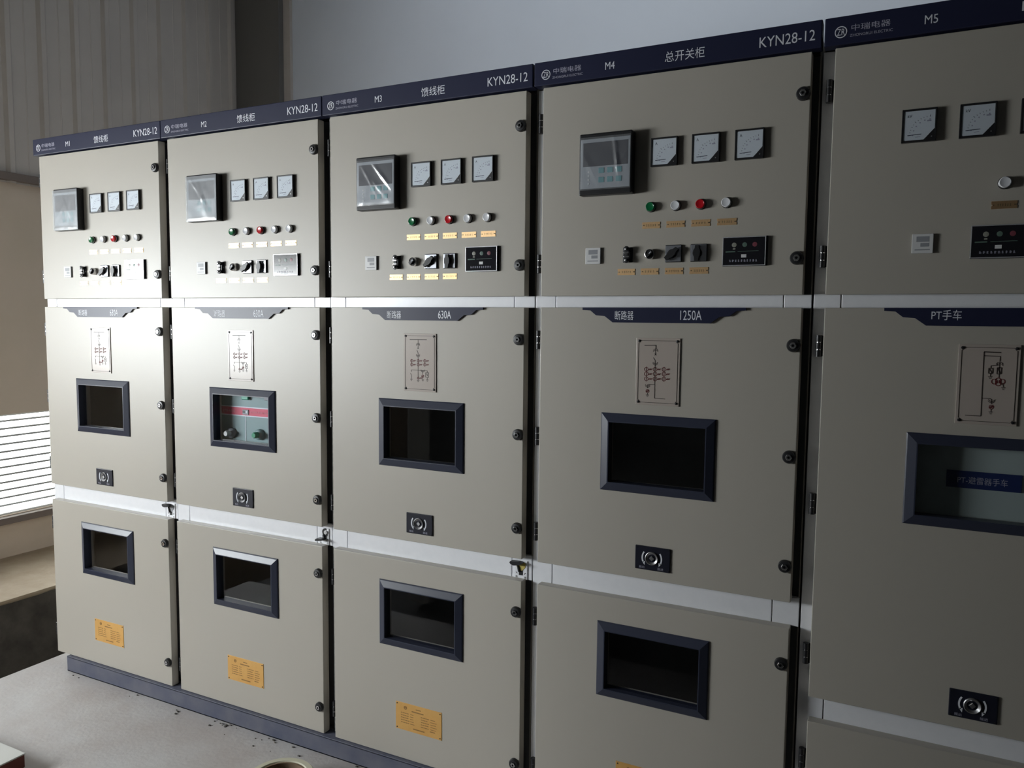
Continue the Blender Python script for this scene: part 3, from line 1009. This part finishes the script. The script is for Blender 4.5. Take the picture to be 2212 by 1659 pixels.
    lx = (0.3570, 0.4280, 0.4958, 0.5645, 0.6337) if k < 3 else ((0.3520, 0.4230, 0.4918, 0.5610) if k == 3 else (0.3934,))
    lz = 1.8412 if k < 3 else (1.8440 if k == 3 else 1.8530)
    for x, c in zip(lx, lamps):
        a = part('indicator_lamp', root, 'lbez', lamp_bezel, (x, 0, lz))
        part('lens', a, ('lens', c), lamp_lens(names[c][1]), (0, 0, 0), names[c][0])
    for i, x in enumerate(lx):
        xx = (0.3315, 0.4003, 0.4700, 0.5398, 0.6090)[i] if k < 3 else ((0.3273, 0.3967, 0.4665, 0.5368)[i] if k == 3 else 0.3690)
        part('engraved_tag', root, ('tag', i % 4), tag_plate(i % 4), (xx, 0, 1.7822 if k < 3 else (1.7850 if k == 3 else 1.7940)), 'small brass plate')
    tx0 = 0.1662 if k < 3 else (0.1595 if k == 3 else 0.2072)
    tz = 1.6880 if k < 3 else (1.6895 if k == 3 else 1.6955)
    a = part('temperature_controller', root, 'tbody', temp_body, (tx0, 0, tz), 'white square controller')
    part('display', a, 'tscreen', temp_screen, (0, 0, 0), 'grey display')
    px0, pz = (0.5580, 1.6755) if k < 3 else ((0.5550, 1.6750) if k == 3 else (0.3308, 1.6800))
    a = part('status_display', root, 'dbody', disp_body, (px0, 0, pz), 'black panel with silver edge')
    part('display_face', a, 'dface', disp_face, (0, 0, 0), 'glossy black face with three round lights')
    if not five:
        e = 0.0 if k < 3 else -0.0065
        zc = 1.7110 if k < 3 else 1.7130
        a = part('trip_link', root, 'lblock', link_block, (0.2935 + e, 0, zc), 'black spool shaped block')
        part('terminal_stud', a, 'lstud', link_studs, (0, 0, 0), 'bright metal studs')
        a = part('selector_switch', root, 'sring2', sel_ring, (0.3600 + e, 0, zc), 'chrome ring')
        part('switch_handle', a, 'shandle', sel_handle, (0, 0, 0), 'black pointer handle with white line')
        for x, ang in ((0.4034, 42), (0.4735, 88)):
            a = part('rotary_switch', root, 'rplate', rot_plate, (x + e * 1.05, 0, zc - 0.024), 'silver square plate with black edge')
            part('switch_handle', a, ('rhandle', ang), rot_handle(ang), (0, 0, 0), 'black lever handle')
        for i, x in enumerate((0.2630, 0.3317, 0.4013, 0.4705)):
            part('engraved_tag', root, ('tag', (i + 1) % 4), tag_plate((i + 1) % 4), (x - (0.0055 if k == 3 else 0), 0, 1.6535 if k < 3 else 1.6560), 'small brass plate')
    return root

ARC = [('断路器', 0.2560, 0.3120, 1.5260, 1.5515), ('630A', 0.4565, 0.5050, 1.5270, 1.5525)]
T3 = (0.3920, 0.4800)
cabs = []
cabs.append(cabinet(0, 'M1', '馈线柜', T3, ARC, 'leftmost beige steel switchgear cabinet, at the row end beside the trench, sign M1', 'gcrcc', 3))
cabs.append(cabinet(1, 'M2', '馈线柜', T3, ARC, 'beige switchgear cabinet showing a green and red breaker through its middle window, sign M2', 'gcrcc', 3))
cabs.append(cabinet(2, 'M3', '馈线柜', T3, ARC, 'beige switchgear cabinet with yellow keyhole on its right post, sign M3', 'gcrcc', 3))
cabs.append(cabinet(3, 'M4', '总开关柜', (0.3830, 0.4915), [('断路器', 0.2540, 0.3095, 1.5275, 1.5540), ('1250A', 0.4445, 0.5040, 1.5290, 1.5555)],
                    'beige switchgear cabinet with four lamps and stepped sign 1250A, sign M4', 'gcrc', 4))
cabs.append(cabinet(4, 'M5', 'PT柜', (0.4060, 0.4920), [('PT手车', 0.2575, 0.3215, 1.5340, 1.5590)],
                    'darkest beige switchgear cabinet at the right, with voltmeters and one lamp, sign M5', 'c', 5))

# keyholes of the earthing switches on the first three cabinets
for k, (mt, up) in enumerate(((GREYP, True), (GREYP, False), (YELLOW, True))):
    a = part('earthing_keyhole', cabs[k], 'kplate', key_plate, (-0.004, TH - 0.025, 0), 'pale metal plate with keyhole')
    if up:
        part('keyhole', a, ('khole', mt.name), key_hole(mt), (0, 0, 0), 'yellow keyhole insert' if mt is YELLOW else 'grey keyhole insert')
        part('flap', a, 'kup', key_flap_up, (0, 0, 0), 'black flap turned up')
    else:
        part('keyhole', a, 'kring', key_ring_down, (0, 0, 0), 'black ring around a white stud')
        part('flap', a, 'kdown', key_flap_down, (0, 0, 0), 'black flap turned down')

# the switching unit seen inside the second cabinet
def breaker_front(mb):
    mb.box(0.12, 0.62, 0.085, 0.13, 0.93, 1.35, TRUCKG)
    y = 0.0845
    mb.box(0.12, 0.62, y - 0.001, 0.0855, 1.1405, 1.1720, TRUCKR)
    for z in (1.1400, 1.1735):
        mb.seg(0.12, z, 0.62, z, 0.0042, y - 0.0005, PRINT)
    mb.seg(0.3085, 1.138, 0.3085, 0.94, 0.0032, y, PRINT)
    random.seed(5)
    for x0, n, h in ((0.195, 9, 0.011), (0.338, 16, 0.008)):
        for i in range(n):
            x = x0 + 0.0072 * i * (0.85 if n > 10 else 1)
            mb.seg(x, 1.156 - h / 2, x + random.uniform(-0.002, 0.003), 1.156 + h / 2, 0.0014, y - 0.001, REDTXT)
            mb.seg(x, 1.156, x + 0.004, 1.156 + random.uniform(-0.002, 0.002), 0.0012, y - 0.001, REDTXT)
def breaker_counter(mb):
    mb.box(0.2960, 0.3270, 0.081, 0.085, 1.1450, 1.1640, GREYP, 0.001)
    mb.box(0.2975, 0.3120, 0.0805, 0.082, 1.1510, 1.1600, BLACK)
    mb.box(0.3130, 0.3225, 0.0800, 0.082, 1.1510, 1.1600, PRINT)
def breaker_button(mt):
    def build(mb):
        mb.lathe(0, 0, [(0.021, 0.085), (0.021, 0.076), (0.018, 0.072), (0.013, 0.070)], GREYP if mt is WHITEP else TRUCKG, 26)
        mb.lathe(0, 0, [(0.0115, 0.070), (0.0115, 0.054), (0.009, 0.050)], mt, 22)
    return build
def breaker_lamp(mt):
    def build(mb):
        mb.box(-0.018, 0.018, 0.074, 0.085, -0.009, 0.009, mt, 0.003)
    return build
GREENB = mat('green_button', (0.02, 0.33, 0.16), 0.35)
GREENL = mat('green_window', (0.05, 0.42, 0.26), 0.35)
c = cabs[1]
bk = part('breaker_unit', c, 'bk', breaker_front, (0.046, -0.040, 0.0075), 'grey green front with red band')
part('counter', bk, 'bkc', breaker_counter, (0, 0, 0))
part('push_button', bk, 'bkw', breaker_button(WHITEP), (0.2370, 0, 1.0695), 'white button')
part('push_button', bk, 'bkg', breaker_button(GREENB), (0.3820, 0, 1.0735), 'green button')
part('position_window', bk, 'bkl', breaker_lamp(GREENL), (0.3150, 0, 1.2120), 'green position window')
part('position_window', bk, 'bkl2', breaker_lamp(GREYP), (0.4310, 0, 1.2150), 'pale position window')
# the truck seen inside the last cabinet
def truck_front(mb):
    mb.box(0.12, 0.62, 0.095, 0.13, 0.93, 1.35, PALEG)
def truck_sign(mb):
    mb.box(0.3150, 0.4740, 0.091, 0.095, 1.1135, 1.1560, SIGNBLUE, 0.0006)
    mb.text('PT-避雷器手车', 0.3390, 0.4450, 1.1250, 1.1430, 0.0904, PRINTDIM)
tk = part('truck_panel', cabs[4], 'tk', truck_front, (-0.0045, -0.053, 0.0082), 'pale green panel')
part('truck_sign', tk, 'tks', truck_sign, (0, 0, 0), 'dark blue sign with white lettering')

# ------------------------------------------------------------------ things on the floor
m = MB()
m.box(0.10, 4.2, -0.014, -0.010, FZ, -0.003, CHAN, 0.001)
m.box(0.10, 4.2, -0.014, 0.085, -0.007, -0.001, CHAN, 0.001)
m.box(0.10, 4.2, -0.014, 0.045, FZ, FZ + 0.005, CHAN, 0.001)
tag(link('base_channel', m.mesh('base_channel')), 'long dark blue steel channel on the floor under the cabinet row', 'steel channel')

root = bpy.data.objects.new('carton', None)
COL.objects.link(root)
root.location = (0.45, -0.85, FZ)
tag(root, 'flat brown carton with a white top lying on the floor near the trench', 'carton')
cx1, cy1, ch = 0.690 - 0.45, -0.565 + 0.85, 0.05
m = MB()
m.box(cx1 - 0.42, cx1, cy1 - 0.40, cy1, 0.0, ch - 0.003, CARTS, 0.002)
link('box_body', m.mesh('box_body'), root, (0, 0, 0), 'red brown cardboard side')
m = MB()
m.box(cx1 - 0.422, cx1 + 0.002, cy1 - 0.402, cy1 + 0.002, ch - 0.003, ch + 0.002, CARTT, 0.001)
link('lid', m.mesh('lid'), root, (0, 0, 0), 'white lid')

root = bpy.data.objects.new('tape_roll', None)
COL.objects.link(root)
root.location = (1.585, -0.255, FZ)
tag(root, 'cream round roll with brown inside on the floor before the M2 and M3 joint', 'roll')
m = MB()
m.lathez(0, 0, [(0.088, 0.0), (0.112, 0.0), (0.115, 0.004), (0.115, 0.046), (0.110, 0.052), (0.092, 0.052), (0.088, 0.048)], CREAM, 40, cap=False)
link('tape', m.mesh('tape'), root, (0, 0, 0), 'cream tape')
m = MB()
m.lathez(0, 0, [(0.0882, 0.001), (0.0882, 0.049), (0.082, 0.049), (0.082, 0.001), (0.0882, 0.001)], BROWNI, 40, cap=False)
link('core', m.mesh('core'), root, (0, 0, 0), 'brown cardboard core')

# grit swept against the channel
m = MB()
random.seed(21)
for i in range(34):
    t = random.random()
    x = random.uniform(0.15, 2.6) if i > 20 else random.choice((0.82, 1.06, 1.10, 1.32)) + random.gauss(0, 0.03)
    y = -0.02 - abs(random.gauss(0, 0.03))
    r = random.uniform(0.001, 0.0035)
    a = random.uniform(0, PI)
    m.box(x - r * 1.6, x + r * 1.6, y - r, y + r, FZ - 0.001, FZ + r * 1.2, TRENCHM if i % 3 else mat('grit', (0.10, 0.09, 0.085), 0.9), r * 0.4, 1)
o = tag(link('floor_grit', m.mesh('floor_grit')), 'dark crumbs of grit swept along the base channel', 'grit')
o['kind'] = 'stuff'
